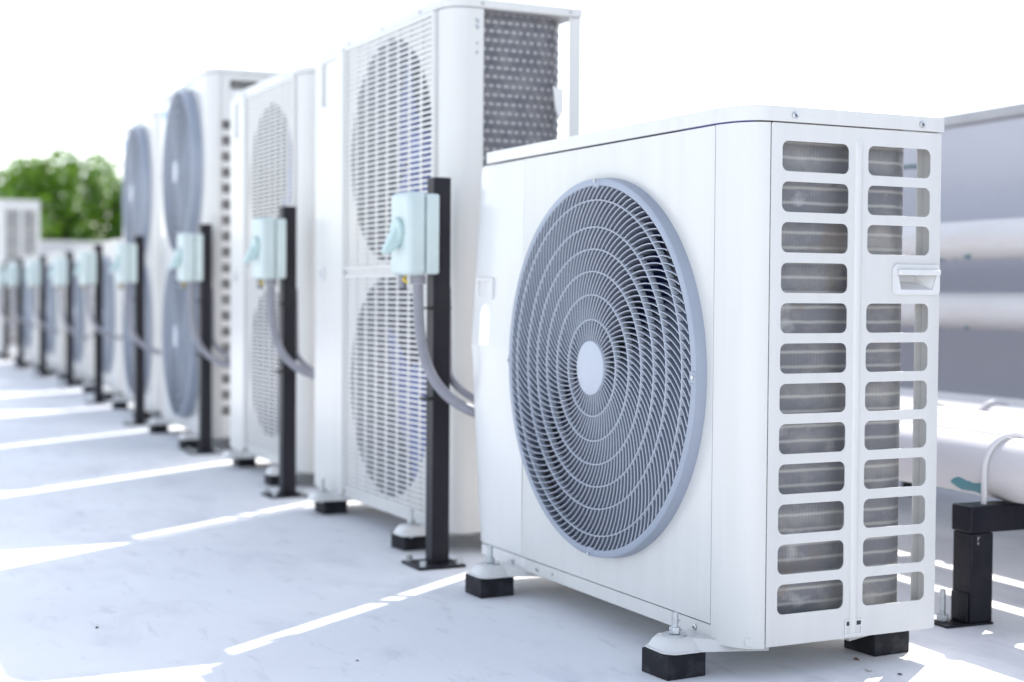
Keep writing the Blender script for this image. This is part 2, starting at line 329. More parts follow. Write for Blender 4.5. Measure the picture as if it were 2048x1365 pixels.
def rack(y, label, detail):
    t = thing('pipe_rack', (along(0.598, y), y, ROOF), label, 'pipe rack', 'black steel racks under the pipes', -math.atan(SL))
    h = 0.214
    MB().box(0, 0, 0.0046, 0.05, 0.05, h-0.0485).build('leg', BLACK_CHIP, t, 0.003)
    MB().box(1.0, 0, 0, 1.05, 0.05, h-0.048).build('leg', BLACK_CHIP, t, 0.003)
    MB().box(-0.003, -0.0015, h-0.048, 1.053, 0.0515, h).build('crossbar', BLACK_CHIP, t, 0.003)
    MB().box(-0.0055, 0.003, 0.0047, -0.0002, 0.047, 0.058).build('weld_plate', BLACK_CHIP, t, 0.004)
    MB().box(-0.052, -0.001, 0, 0.052, 0.056, 0.0045).build('foot_plate', BLACK_CHIP, t, 0.001)
    if detail:
        bl = MB().tube([(-0.032, 0.036, 0.004), (-0.032, 0.036, 0.062)], 0.0055, 10).build('anchor_bolt', ZINC, t, smooth=50)
        MB().tube([(-0.032, 0.036, 0.006), (-0.032, 0.036, 0.017)], 0.0115, 6).build('nut', ZINC, bl, 0.001)
    for i, x in enumerate(PX):
        cx = (x-0.598)*1.0; cz = PZ-ROOF; R_ = PR+0.0065; path = [(cx-R_, 0.022, h-0.004)]
        path += [(cx-R_*math.cos(PI*k/20), 0.022, cz+R_*math.sin(PI*k/20)) for k in range(21)]; path += [(cx+R_, 0.022, h-0.004)]
        MB().tube(path, 0.0055, 10).build('pipe_clamp', PIPE, t, smooth=60)
for i, y in enumerate((0.155, 0.85, 1.60, 2.35, 3.1, 4.6, 6.1)):
    rack(y, ['black steel pipe rack beside the single-fan unit, its end leg bolted down', 'black steel pipe rack standing behind the far end of the single-fan unit',
             'black steel pipe rack behind the tall unit with two lattice guards', 'black steel pipe rack at the second post', 'black steel pipe rack behind the narrower lattice unit',
             'black steel pipe rack behind the first unit with two round fans', 'black steel pipe rack behind the second unit with two round fans'][i], i == 0)

# ------------------------------------------------------------------ shared pieces
def foot(parent, x, y, side=-1, z=0.0, far=False):
    """pressed foot: flange, raised dome, tail under the casing; bolt, nut and washer on it. side=-1 sticks out in front"""
    mb = MB(); s = side
    rings = []
    def ring(hx, hy, zz, ox=0.0):
        return [(x+s*(ox+a), y+b, zz) for a, b in rr(-hx, -hy, hx, hy, min(hx, hy)*0.55, 4)]
    prof = [(0.038, 0.041, -0.0115), (0.038, 0.041, -0.0095), (0.034, 0.037, -0.008), (0.029, 0.033, 0.0005), (0.022, 0.026, 0.0085), (0.018, 0.022, 0.0095)]
    vs_ = []; fs = []
    for hx, hy, zz in prof: rings.append(ring(hx, hy, zz))
    n = len(rings[0])
    for r_ in rings: vs_ += r_
    for i in range(len(rings)-1):
        for k in range(n): k2 = (k+1) % n; fs.append((i*n+k, i*n+k2, (i+1)*n+k2, (i+1)*n+k))
    fs.append(tuple(range(n))); fs.append(tuple((len(rings)-1)*n+k for k in range(n)))
    mb.add(vs_, fs)
    # tail running back under the casing and spreading
    xa, xb = x-s*0.012, x-s*0.125
    mb.add([(xa, y-0.036, -0.0114), (xb, y-0.075, -0.0114), (xb, y+0.075, -0.0114), (xa, y+0.036, -0.0114),
            (xa, y-0.024, 0.0088), (xb, y-0.070, -0.0015), (xb, y+0.070, -0.0015), (xa, y+0.024, 0.0088)],
           [(0,3,2,1),(4,5,6,7),(0,1,5,4),(1,2,6,5),(2,3,7,6),(3,0,4,7)])
    o = mb.build('foot_bracket', WHITE, parent, 0 if far else 0.0015, 40)
    if not far:
        MB().tube([(x, y, -0.02), (x, y, 0.045)], 0.0052, 12).build('bolt', ZINC, o, smooth=50)
        MB().tube([(x, y, 0.012), (x, y, 0.0225)], 0.0093, 6).build('nut', ZINC, o, 0.001)
        MB().tube([(x, y, 0.0095), (x, y, 0.0118)], 0.019, 24).build('washer', ZINC, o, smooth=50)
    return o
block_me = {}
def block(x, y, label, lx=0.072, ly=0.07, rz=0.0):
    k = (lx, ly)
    if k not in block_me:
        h = -0.012-ROOF
        block_me[k] = MB().box(-lx/2, -ly/2, 0, lx/2, ly/2, h).mesh('rubber_block'); block_me[k].materials.append(RUBBER)
    o = inst('rubber_block', block_me[k], None); o.location = (x, y, ROOF); o.rotation_euler = (0, 0, rz)
    b = o.modifiers.new('bevel', 'BEVEL'); b.width = 0.0015; b.segments = 2
    return tag(o, label, 'rubber block', 'black rubber blocks under the units')
def screw(parent, p, axis, r=0.0052):
    a = Vector(axis); p = Vector(p)
    o = MB().tube([p-a*0.002, p+a*0.0012, p+a*0.0024], [r, r, r*0.6], 14).build('screw', ZINC, parent, smooth=50)
    w_ = MB()
    t = a.orthogonal().normalized(); q = a.cross(t)
    w_.tube([p+a*0.0025-t*r*0.45, p+a*0.0025+t*r*0.45], r*0.13, 4).tube([p+a*0.0025-q*r*0.45, p+a*0.0025+q*r*0.45], r*0.13, 4)
    w_.build('cross_slot', DARK, o); return o
def fan(parent, yc, zc, r, x0=0.05, blade_mat=None, rot=0.3):
    sh = MB().lathe([(r+0.03, 0.004), (r+0.012, 0.012), (r+0.003, 0.03), (r, 0.06), (r, 0.12)], yc, zc, 64).build('shroud', SHROUD, parent, smooth=60)
    h = MB().lathe([(0.0, x0-0.012), (0.03, x0-0.010), (0.052, x0-0.002), (0.058, x0+0.012), (0.058, x0+0.055), (0.0, x0+0.055)], yc, zc, 32).build('fan', blade_mat, parent, smooth=50)
    for b in range(3):
        a0 = rot+2*PI*b/3; mb = MB(); vs_ = []; fs = []; nr, na = 7, 9
        for i in range(nr+1):
            rad = 0.05+(r-0.062)*i/nr; sweep = 0.35*(i/nr)**1.5; wid = 1.15+0.35*(i/nr)
            for j in range(na+1):
                t = j/na; a = a0-sweep+wid*(t-0.5); xx = x0+0.075*(0.5-t)*(0.55+0.45*(1-i/nr))+0.03+0.012*math.sin(PI*t)
                vs_.append((xx, yc+rad*math.cos(a), zc+rad*math.sin(a)))
        for i in range(nr):
            for j in range(na): k = i*(na+1)+j; fs.append((k, k+1, k+na+2, k+na+1))
        mb.add(vs_, fs); o = mb.build('blade', blade_mat, h, smooth=60)
        sm = o.modifiers.new('thick', 'SOLIDIFY'); sm.thickness = 0.003
    return sh
def grille(parent, yc, zc, R_, fine=True, depth=0.033):
    """round fan guard: dished rim, hub disc, rings and swept fins"""
    S = R_/0.3254; X0 = -depth
    prof = [(0.3135*S, X0+0.020), (0.3135*S, X0+0.0012), (0.3147*S, X0), (0.3238*S, X0), (0.3260*S, X0+0.0018), (0.3268*S, X0+0.010), (0.3275*S, -0.002), (0.3280*S, 0.0015), (0.322*S, 0.0015)]
    rim = MB().lathe(prof, yc, zc, 144, True).build('fan_grille', GRILLE, parent, smooth=40)
    MB().lathe([(0, X0-0.004), (0.044*S, X0-0.004), (0.0468*S, X0-0.0028), (0.0475*S, X0), (0.0475*S, X0+0.012), (0, X0+0.012)], yc, zc, 56).build('hub_cap', HUB, rim, smooth=40)
    rad = [0.0475*S] + [k*R_ for k in (0.257, 0.388, 0.512, 0.630, 0.747, 0.889)] + [0.3140*S]
    for r_ in rad[1:-1]:
        t = 0.00105
        MB().lathe([(r_-t, X0+0.002), (r_-t, X0-0.0002), (r_-t*0.5, X0-0.0012), (r_+t*0.5, X0-0.0012), (r_+t, X0-0.0002), (r_+t, X0+0.011), (r_-t, X0+0.011)], yc, zc, 120 if fine else 48, True).build('ring', HUB, rim, smooth=45)
    cnt = [50, 71, 87, 98, 105, 118, 122] if fine else [30, 40, 48, 54, 58, 62, 62]
    sw = [10, 22, 30, 35, 38, 41, 46]
    rest = MB(); dep = 0.025
    for a in range(7):
        r1, r2 = rad[a], rad[a+1]; ns = 4 if fine else 2; N = cnt[a]; pts = []
        ang = 0.0; prev = r1
        for k in range(ns+1):
            r_ = r1+(r2-r1)*k/ns
            if k:
                th = math.radians(sw[a]*(0.8+0.4*(k-0.5)/ns)); ang += math.tan(th)*(r_-prev)/(0.5*(r_+prev))
            prev = r_; pts.append((r_, ang))
        vs_ = []; fs = []; fm = []; t = 0.00098
        # outward means clockwise as seen from the front (towards -Y at the top)
        for k, (r_, an) in enumerate(pts):
            k0, k1 = max(k-1, 0), min(k+1, ns)
            d = Vector((pts[k1][0]*math.cos(pts[k1][1])-pts[k0][0]*math.cos(pts[k0][1]), pts[k1][0]*math.sin(pts[k1][1])-pts[k0][0]*math.sin(pts[k0][1]))).normalized()
            nx, ny = -d.y, d.x; cx, cy = r_*math.cos(an), r_*math.sin(an)
            for xx, q in ((X0+dep, -0.8), (X0+0.0008, -1), (X0-0.0006, -0.5), (X0-0.0006, 0.5), (X0+0.0008, 1), (X0+dep, 0.8)):
                vs_.append((xx, cx+nx*t*q, cy+ny*t*q))
        for k in range(ns):
            for j in range(6): j2 = (j+1) % 6; fs.append((k*6+j, k*6+j2, k*6+6+j2, k*6+6+j)); fm.append(1 if j in (1, 2, 3) else 0)  # paler front edges, darker sides: light and shade put into the colour
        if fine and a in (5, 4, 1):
            q = MB().add(vs_, fs); q.m = fm; me = q.mesh('fin', 50); me.materials.append(FIN_SHADE); me.materials.append(HUB)
            for i in range(N):
                inst('fin', me, rim, Matrix.Translation((0, yc, zc)) @ Matrix.Rotation(2*PI*i/N+0.01*a, 4, 'X'))
        else:
            for i in range(N):
                c, s_ = math.cos(2*PI*i/N+0.01*a), math.sin(2*PI*i/N+0.01*a)
                rest.add([(x, yc+y*c-z*s_, zc+y*s_+z*c) for x, y, z in vs_], fs); rest.m[-len(fs):] = fm
    o = rest.build('fin_rows', [FIN_SHADE, HUB], rim, smooth=50); tag(o, kind='stuff')
    for i, an in enumerate((90, 180, 270, 0)):
        a = math.radians(an+(2 if an == 90 else 0)); rc = 0.3215*S
        cl = MB().box(-0.0075, -0.011, -0.0105, 0.012, 0.0045, 0.0105).build('clip_tab', GRILLE, rim, 0.0025)
        cl.matrix_local = Matrix.Translation((X0+0.006, yc+rc*math.cos(a), zc+rc*math.sin(a))) @ Matrix.Rotation(a, 4, 'X')
        if fine:
            p = Vector((X0-0.001, yc+(rc+0.001)*math.cos(a), zc+(rc+0.001)*math.sin(a)))
            MB().tube([p, p+Vector((-0.003, 0, 0))], 0.0035, 12).build('grille_screw', ZINC, rim, smooth=50)
    return rim
def coil(parent, W, H, D, z0=0.02, seam=0.06, mats=None, back_end=None, hexed=False, pitch=0.0231):
    """finned coil bent round from the near side to the back of the casing"""
    off = 0.030; r = 0.062; xe = D-0.018
    path = [(seam, off)]; n = 8
    path += [(xe-r+r*math.sin(PI/2*k/n), off+r-r*math.cos(PI/2*k/n)) for k in range(n+1)]
    path += [(xe, off+r+(W-off-r)*0.5), (xe, W)]
    if hexed:
        fine = []
        for i in range(len(path)-1):
            a, b = Vector(path[i]), Vector(path[i+1]); m_ = max(1, min(90, int((b-a).length/0.0031)))
            for k in range(m_): fine.append(tuple(a+(b-a)*k/m_))
        path = fine+[path[-1]]
    nz = int((H-z0-0.0005)/(pitch/ (6 if hexed else 4)))
    vs_ = []; fs = []; L = 0
    for i, (x, y) in enumerate(path):
        i0, i1 = max(i-1, 0), min(i+1, len(path)-1)
        d = Vector((path[i1][0]-path[i0][0], path[i1][1]-path[i0][1])).normalized(); nx, ny = d.y, -d.x
        if i: L += math.hypot(x-path[i-1][0], y-path[i-1][1])
        for k in range(nz+1):
            z = z0+(H-z0-0.0005)*k/nz
            if hexed:
                row = math.floor(z/pitch); dd = 0.0014*math.sin(2*PI*(L/0.0185+0.5*(row % 2)))*math.sin(PI*((z/pitch) % 1))+0.0012*math.sin(PI*((z/pitch) % 1))
            else: dd = 0.0
            vs_.append((x+nx*dd, y+ny*dd, z))
    for i in range(len(path)-1):
        for k in range(nz): q = i*(nz+1)+k; fs.append((q, q+1, q+nz+2, q+nz+1))
    no = len(vs_)
    mb = MB().add(vs_, fs, 0)
    for q in range(len(fs)):
        if path[q // nz][1] > off+r-0.001: mb.m[q] = 3
    if hexed:      # bright tube collars, staggered row by row
        ls = [0.0]
        for i in range(1, len(path)): ls.append(ls[-1]+math.hypot(path[i][0]-path[i-1][0], path[i][1]-path[i-1][1]))
        for q, fc in enumerate(fs):
            i, k = divmod(q, nz); zz = z0+(H-z0-0.0005)*(k+0.5)/nz; row = math.floor(zz/pitch); ph = (zz/pitch) % 1; lp = ((ls[i]/0.0185+0.5*(row % 2)) % 1)
            if mb.m[q] != 3 and ph < 0.30 and lp < 0.6: mb.m[q] = 2
    inner = []; th = 0.022
    for i, (x, y) in enumerate(path):
        i0, i1 = max(i-1, 0), min(i+1, len(path)-1)
        d = Vector((path[i1][0]-path[i0][0], path[i1][1]-path[i0][1])).normalized(); nx, ny = d.y, -d.x
        for z in (z0, H-0.0005): inner.append((x-nx*th, y-ny*th, z))
    mb.add(inner, [(2*i, 2*i+1, 2*i+3, 2*i+2) for i in range(len(path)-1)], 1)
    n_ = len(path)
    mb.add([vs_[0], vs_[nz], inner[1], inner[0]], [(0, 1, 2, 3)], 0)
    return mb.build('coil', mats, parent, smooth=60)
def cap_outline(W, D, c1, c2, o=0.003):
    pts = [(x-o*0.8, y-o*0.8) for x, y in corner_curve(c1, c2)]
    left = [(-o, W-0.012), (-o+0.004, W-0.003), (0.010, W+o)]
    return [(D+o, -o), (D+o, W+o)] + left[::-1] + [(-o, c1)] + pts[1:] + []
def corner_sheet(W, H, c1, c2, z0=-0.001, n=10, xs=None):
    """rounded front corner with a small sheet thickness; xs: how far it runs on along the side"""
    cv = [(0.0, c1+0.0)]+corner_curve(c1, c2, n)[1:]
    if xs: cv.append((xs, 0.0))
    mb = MB(); vs_ = []; fs = []; t = 0.004; m_ = len(cv)
    for zz in (z0, H):
        for i, (x, y) in enumerate(cv):
            i0, i1 = max(i-1, 0), min(i+1, m_-1); d = Vector((cv[i1][0]-cv[i0][0], cv[i1][1]-cv[i0][1])).normalized(); nx, ny = d.y, -d.x
            vs_.append((x, y, zz)); vs_.append((x-nx*t*-1 if False else x-nx*t, y-ny*t, zz))
    k = 2*m_
    for i in range(m_-1):
        a = 2*i; fs += [(a, a+2, k+a+2, k+a), (a+1, k+a+1, k+a+3, a+3), (a, a+1, a+3, a+2), (k+a, k+a+2, k+a+3, k+a+1)]
    fs += [(0, k, k+1, 1), (2*m_-2, 2*m_-1, k+2*m_-1, k+2*m_-2)]
    return mb.add(vs_, fs)

# ------------------------------------------------------------------ single-fan unit
def single_unit(loc, label, fine=True):
    H, D, W, c1, c2 = 0.797, 0.384, 0.925, 0.073, 0.050
    t = thing('condenser_unit', loc, label, 'air conditioner', 'outdoor units in the row')
    YC, ZC, R_ = 0.420, 0.408, 0.3285
    seam = 0.728; bv = 0.0012 if fine else 0
    MB().plate([[(c1+0.001, 0.0265), (seam, 0.0265), (seam, H), (c1+0.001, H)], circ(YC, ZC, 0.321, 96)], 0.0, 0.006, YZ).build('front_panel', WHITE, t, bv)
    corner_sheet(W, H, c1-0.001, c2).build('corner_panel', WHITE, t, 0, 30)
    # service cover at the far end, slightly bellied
    rows = [(0.0265, 0.0, 0.926), (0.10, -0.003, 0.931), (0.405, -0.014, 0.944), (0.428, -0.016, 0.946), (0.44, -0.0155, 0.9455), (0.60, -0.009, 0.938), (H-0.006, -0.001, 0.929), (H, 0.002, 0.927)]
    mb = MB(); vs_ = []; fs = []; cross = []
    for z, xf, ye in rows:
        cr = [(0.0005, seam+0.0016), (xf*0.55, seam+0.05), (xf*0.9, seam+0.11), (xf, ye-0.014), (xf+0.003, ye-0.004), (xf+0.014, ye), (0.20, ye-0.012), (0.20, seam+0.0016)]
        vs_ += [(x, y, z) for x, y in cr]; nn = len(cr)
    for i in range(len(rows)-1):
        for k in range(nn): k2 = (k+1) % nn; fs.append((i*nn+k, i*nn+k2, (i+1)*nn+k2, (i+1)*nn+k))
    fs += [tuple(range(nn)), tuple((len(rows)-1)*nn+k for k in range(nn))]
    cov = mb.add(vs_, fs).build('service_cover', COVER, t, 0.0015 if fine else 0, 25)
    # recessed pull on the cover
    fx = -0.0085
    MB().plate([rr(0.838, 0.5255, 0.914, 0.568, 0.003), rr(0.848, 0.531, 0.906, 0.562, 0.003)], fx-0.006, fx+0.004, YZ).build('pull_frame', COVER, cov, 0.001)
    MB().box(fx-0.0010, 0.8475, 0.5305, fx+0.0010, 0.9065, 0.5625).build('pull_recess', COPING, cov)  # greyer than the cover: shade inside the pull put into the colour
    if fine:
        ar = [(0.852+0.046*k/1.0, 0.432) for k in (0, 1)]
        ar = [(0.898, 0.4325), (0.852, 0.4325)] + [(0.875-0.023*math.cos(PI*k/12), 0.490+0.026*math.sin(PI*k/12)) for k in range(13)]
        MB().plate([ar], -0.0005, 0.0005, YZ).build('painted_reflection', ARCH_REFLECT, cov).matrix_local = Matrix.Translation((-0.0150, 0, 0.0)) @ Matrix.Translation((0, 0, .43)) @ Matrix.Rotation(0.042, 4, 'Y') @ Matrix.Translation((0, 0, -.43))  # arch-shaped reflection on the cover, added as a thin white plate
    # base rail in two lengths
    br = MB().box(0.0015, 0.06, 0.0, 0.02, seam-0.012, 0.0245).build('base_rail', WHITE, t, bv)
    MB().box(0.0015, seam-0.009, -0.0005, 0.02, 0.918, 0.0245).build('base_rail', COVER, t, 0.004 if fine else 0)
    MB().box(0.021, 0.006, 0.002, D-0.004, 0.915, 0.016).build('base_pan', WHITE, t, 0.002)
    # side panel with two columns of openings
    holes = []
    for k in range(12):
        zc = 0.7480-0.06155*k
        holes.append(rr(0.0725, zc-0.0230, 0.1990, zc+0.0230, 0.011, 5))
        if k == 3: holes.append([(0.302, 0.547), (0.366, 0.547), (0.374, 0.570), (0.296, 0.570)])
        else: holes.append(rr(0.2365, zc-0.0230, 0.3620, zc+0.0230, 0.011, 5))
    sp = MB().plate([rr(c2+0.0022, 0.0, D, H+0.0005, 0.003, 3)]+holes, 0.0, 0.0022, XZ).build('side_panel', WHITE, t, 0.0009)
    MB().box(D-0.0022, 0.0024, 0.001, D, 0.040, H).build('rear_flange', WHITE, sp, 0.0006)
    MB().box(D-0.016, 0.0380, 0.001, D-0.0024, 0.040, H).build('rear_flange', WHITE, sp, 0.0006)
    if fine:
        rb = MB(); n = 8; vs_ = []; fs = []
        zs = [0.004, 0.02, 0.76, 0.775, 0.782]; hs = [0.2, 1, 1, 0.7, 0.0]
        for z, h in zip(zs, hs):
            for k in range(n+1): a = PI*k/n; vs_.append((0.2178-0.0075*math.cos(a), 0.0004-0.0042*h*math.sin(a), z))
        for i in range(len(zs)-1):
            for k in range(n): q = i*(n+1)+k; fs.append((q, q+1, q+n+2, q+n+1))
        rb.add(vs_, fs).build('pressed_rib', WHITE, sp, smooth=60)
        # moulded grip: hood with an open mouth
        hd = MB().plate([rr(0.286, 0.539, 0.381, 0.587, 0.008), [(0.302, 0.547), (0.366, 0.547), (0.374, 0.570), (0.296, 0.570)]], -0.0045, -0.0001, XZ).build('grip', COVER, sp, 0.0018)
        MB().box(0.293, -0.012, 0.570, 0.377, -0.004, 0.579).build('grip_lip', COVER, hd, 0.002)
        MB().add([(0.302, -0.002, 0.547), (0.366, -0.002, 0.547), (0.374, -0.002, 0.570), (0.296, -0.002, 0.570), (0.318, 0.024, 0.560), (0.352, 0.024, 0.560), (0.352, 0.024, 0.570), (0.318, 0.024, 0.570)],
                 [(0, 1, 5, 4), (1, 2, 6, 5), (2, 3, 7, 6), (3, 0, 4, 7), (4, 5, 6, 7)]).build('grip_recess', COVER, hd, smooth=0)
        screw(t, (0.092, -0.0036, 0.8095), (0, -1, 0)); screw(t, (0.340, -0.0036, 0.8095), (0, -1, 0))
        screw(t, (0.001, 0.768, 0.012), (-1, 0, 0)); screw(t, (0.001, 0.662, 0.013), (-1, 0, 0)); screw(t, (0.001, 0.118, 0.013), (-1, 0, 0))
        screw(t, (0.001, 0.60, 0.013), (-1, 0, 0), 0.002); screw(t, (0.001, 0.165, 0.014), (-1, 0, 0), 0.002)
        cl = MB().plate([rr(0.202, 0.004, 0.236, 0.029, 0.001, 2), rr(0.2045, 0.0065, 0.2335, 0.0175, 0.001, 2), rr(0.2045, 0.0195, 0.2335, 0.0265, 0.001, 2)], -0.0016, -0.0001, XZ).build('latch', COVER, sp)
        MB().box(0.2045, -0.0009, 0.0195, 0.2335, -0.0003, 0.0262).build('latch_slot', DARK, cl)
    # lid
    lid = MB().plate([cap_outline(0.905, D, c1, c2)], 0.7995, 0.8225, XY).build('top_cover', WHITE, t, 0.006 if fine else 0.004, 40, 3)
    if fine:
        MB().plate([rr(0.02, 0.05, D-0.03, 0.85, 0.03)], 0.8225, 0.8255, XY).build('lid_panel', WHITE, lid, 0.002)
    coil(t, 0.70, H, D, 0.016, 0.058, [COIL, COIL_IN, COIL, COIL_BACK])
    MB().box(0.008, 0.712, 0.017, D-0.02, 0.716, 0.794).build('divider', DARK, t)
    MB().plate([rr(0.717, 0.0, 0.922, H, 0.004, 2)], D-0.003, D-0.001, YZ).build('back_panel', WHITE, t)
    MB().box(0.2005, 0.905, 0.0, D-0.0035, 0.9115, H).build('end_panel', WHITE, t)
    fan(t, YC, ZC, 0.285, 0.055, BLADE, 0.55)
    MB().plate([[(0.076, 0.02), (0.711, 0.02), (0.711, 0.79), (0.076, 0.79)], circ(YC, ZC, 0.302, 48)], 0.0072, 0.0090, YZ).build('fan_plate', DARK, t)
    grille(t, YC, ZC, R_, fine, 0.021)
    for yy in (0.096, 0.765):
        foot(t, -0.050, yy, -1, far=not fine)
        if fine or yy < 0.3: foot(t, D-0.03, yy, 1, far=True)
    return t
near = single_unit((0, 0, 0), 'white single-fan unit with grey swirl-finned round grille and slotted end panel')
block(-0.053, 0.094, 'rubber block under the front foot at the slotted end of the single-fan unit', rz=0.06)
block(-0.051, 0.766, 'rubber block under the front foot at the service cover of the single-fan unit', rz=0.03)
block(0.338, 0.086, 'rubber block under the back foot at the slotted end of the single-fan unit', 0.075, 0.075, 0.05)
block(0.36, 0.766, 'rubber block under the back foot at the service cover of the single-fan unit')

# ------------------------------------------------------------------ tall unit with lattice guards
def lattice_unit(loc, W, H, D, label, bars, lat0=0.080, lat1=0.65, coil_seam=0.085, sx=0.0):
    t = thing('condenser_unit', loc, label, 'air conditioner', 'outdoor units in the row')
    c1, c2 = 0.062, 0.05; Hc = H-0.022; R_ = (lat1-lat0)*0.472; yc = (lat0+lat1)/2-0.010
    pr0 = max(W-0.165, lat1+0.032)
    zmid = 0.03+(Hc-0.03)*0.49; zc1, zc2 = (0.03+zmid)/2, (zmid+Hc)/2
    fp = MB().plate([[(c1+0.001, 0.0), (W-0.012, 0.0), (W-0.012, Hc), (c1+0.001, Hc)], circ(yc, zc1, R_, 64), circ(yc, zc2, R_, 64)], -0.0006, 0.003, YZ).build('front_panel', WHITE, t, 0.0008)
    # plain strip beside the guards, with pulls
    st = MB().plate([rr(lat1+0.012, 0.006, W, Hc, 0.012, 4), rr(pr0, Hc-0.135, W-0.055, Hc-0.018, 0.006, 3)], -0.010, -0.0010, YZ).build('service_strip', WHITE, t, 0.002)
    MB().box(-0.0028, pr0-0.002, Hc-0.137, -0.0008, W-0.053, Hc-0.016).build('pull_recess', COVER, st)
    MB().plate([rr(W-0.085, 0.57, W-0.045, 0.605, 0.004), rr(W-0.079, 0.576, W-0.051, 0.599, 0.003)], -0.014, -0.0102, YZ).build('pull_frame', COVER, st)
    MB().box(-0.0113, W-0.078, 0.577, -0.0105, W-0.052, 0.598).build('pull_recess', WALL, st)
    for a, b, zc in ((0.030, zmid-0.012, zc1), (zmid+0.012, Hc-0.006, zc2)):
        fr = MB().plate([rr(lat0-0.012, a-0.006, lat1+0.010, b+0.006, 0.006, 3), rr(lat0, a+0.004, lat1, b-0.004, 0.004, 3)], -0.007, -0.0010, YZ).build('fan_guard', WHITE, t, 0.001)
        nb = int(round((b-a)/0.0128)); nv = 8
        hb = MB().box(-0.0062, lat0-0.002, -0.0028, -0.0032, lat1+0.002, 0.0028).mesh('bar', 0); hb.materials.append(WHITE)
        vb = MB().box(-0.0032, -0.0052, a, -0.0010, 0.0052, b).mesh('bar', 0); vb.materials.append(WHITE)
        if bars:
            for k in range(1, nb): inst('bar', hb, fr, Matrix.Translation((0, 0, a+(b-a)*k/nb)))
        else:
            mb = MB()
            for k in range(1, nb): z = a+(b-a)*k/nb; mb.box(-0.0062, lat0-0.002, z-0.0028, -0.0032, lat1+0.002, z+0.0028)
            tag(mb.build('bar_rows', WHITE, fr, smooth=0), kind='stuff')
        for k in range(1, nv): inst('upright', vb, fr, Matrix.Translation((0, lat0+(lat1-lat0)*k/nv, 0)))
        fan(t, yc, zc, R_-0.01, 0.07, BLADE_B, 0.9 if zc > 0.5 else 0.2)
    MB().plate([[(c1, -0.001), (lat0-0.0125, -0.001), (lat0-0.0125, Hc), (c1, Hc)]], -0.0045, -0.0010, YZ).build('front_edge', WHITE, t)
    cs = corner_sheet(W, Hc, c1-0.0005, c2, -0.001, 10, coil_seam).build('corner_panel', WHITE, t, 0, 30)
    MB().box(D-0.032, 0.0, 0.0, D, 0.003, Hc).build('rear_post', WHITE, t, 0.001)
    MB().box(D-0.003, 0.0032, 0.0, D, 0.030, Hc).build('rear_post', WHITE, t, 0.001)
    MB().box(coil_seam+0.0005, 0.0, -0.001, D-0.033, 0.003, 0.07).build('lower_panel', WHITE, t, 0.001)
    coil(t, W-0.22, Hc, D, 0.03, coil_seam-0.02, [COIL_HEX, COIL_IN, COLLAR, COIL_BACK], hexed=bars, pitch=0.0205)
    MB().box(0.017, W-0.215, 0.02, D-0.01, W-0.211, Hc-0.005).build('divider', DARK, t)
    MB().box(0.02, 0.01, 0.003, D-0.004, W-0.01, 0.018).build('base_pan', WHITE, t, 0.002)
    MB().box(0.017, W-0.006, 0.0, D-0.001, W-0.001, Hc).build('end_panel', WHITE, t, 0.001)
    MB().box(D-0.004, W-0.21, 0.0, D-0.001, W-0.007, Hc).build('back_panel', WHITE, t)
    lid = MB().plate([cap_outline(W, D, c1, c2)], Hc+0.002, H, XY).build('top_cover', WHITE, t, 0.005, 40, 3)
    for y_ in (0.16, 0.40, 0.64): screw(lid, (-0.003, y_, Hc+0.011), (-1, 0, 0), 0.004)
    screw(lid, (0.08, -0.003, Hc+0.011), (0, -1, 0), 0.004); screw(lid, (D-0.03, -0.003, Hc+0.011), (0, -1, 0), 0.004)
    for z, rr_ in ((Hc-0.028, 0.006), (Hc-0.042, 0.006), (Hc-0.078, 0.004), (Hc-0.098, 0.004)): screw(cs, (0.068, 0.0, z), (0, -1, 0), rr_)
    for yy in (0.10, W-0.165):
        foot(t, -0.043, yy, -1, far=not bars); foot(t, D-0.02, yy, 1, far=True)
    return t
u2 = lattice_unit((0.041, 1.187, 0), 0.885, 1.195, 0.333, 'tall white unit with two square lattice guards and dark bare coil at its end', True)
block(0.010, 1.322, 'rubber block under the front foot of the tall lattice unit, beside the first post', 0.066, 0.066, 0.12)
block(0.028, 1.925, 'rubber block under the front foot at the plain strip of the tall lattice unit', 0.066, 0.07, 0.05)
block(0.335, 1.322, 'rubber block under the back foot at the coil end of the tall lattice unit')
block(0.335, 1.925, 'rubber block under the back foot at the plain strip of the tall lattice unit')
tagp = MB().add([(0, 0, 0), (0.028, 0, -0.004), (0.030, 0.002, -0.055), (0.018, 0.002, -0.075), (0.006, 0, -0.045)], [(0, 1, 2, 3, 4)]).build('paper_tag', COVER, smooth=0)
sm = tagp.modifiers.new('thick', 'SOLIDIFY'); sm.thickness = 0.0006
tagp.location = (0.300, 1.1840, 1.012); tag(tagp, 'torn white paper tag hanging on the rear post beside the dark coil', 'tag')
u3 = lattice_unit((0.105, 2.405, 0), 0.755, 1.212, 0.385, 'narrower white unit with finely barred lattice guard behind the tall lattice unit', False, 0.080, 0.58)
block(0.075, 2.55, 'rubber block under the front foot at the second post', 0.066, 0.066)
block(0.12, 3.075, 'rubber block under the front foot at the far end of the narrower lattice unit', 0.06, 0.08)
block(0.43, 2.55, 'rubber block under the back foot at the second post'); block(0.43, 3.075, 'rubber block under the back foot at the far end of the narrower lattice unit')

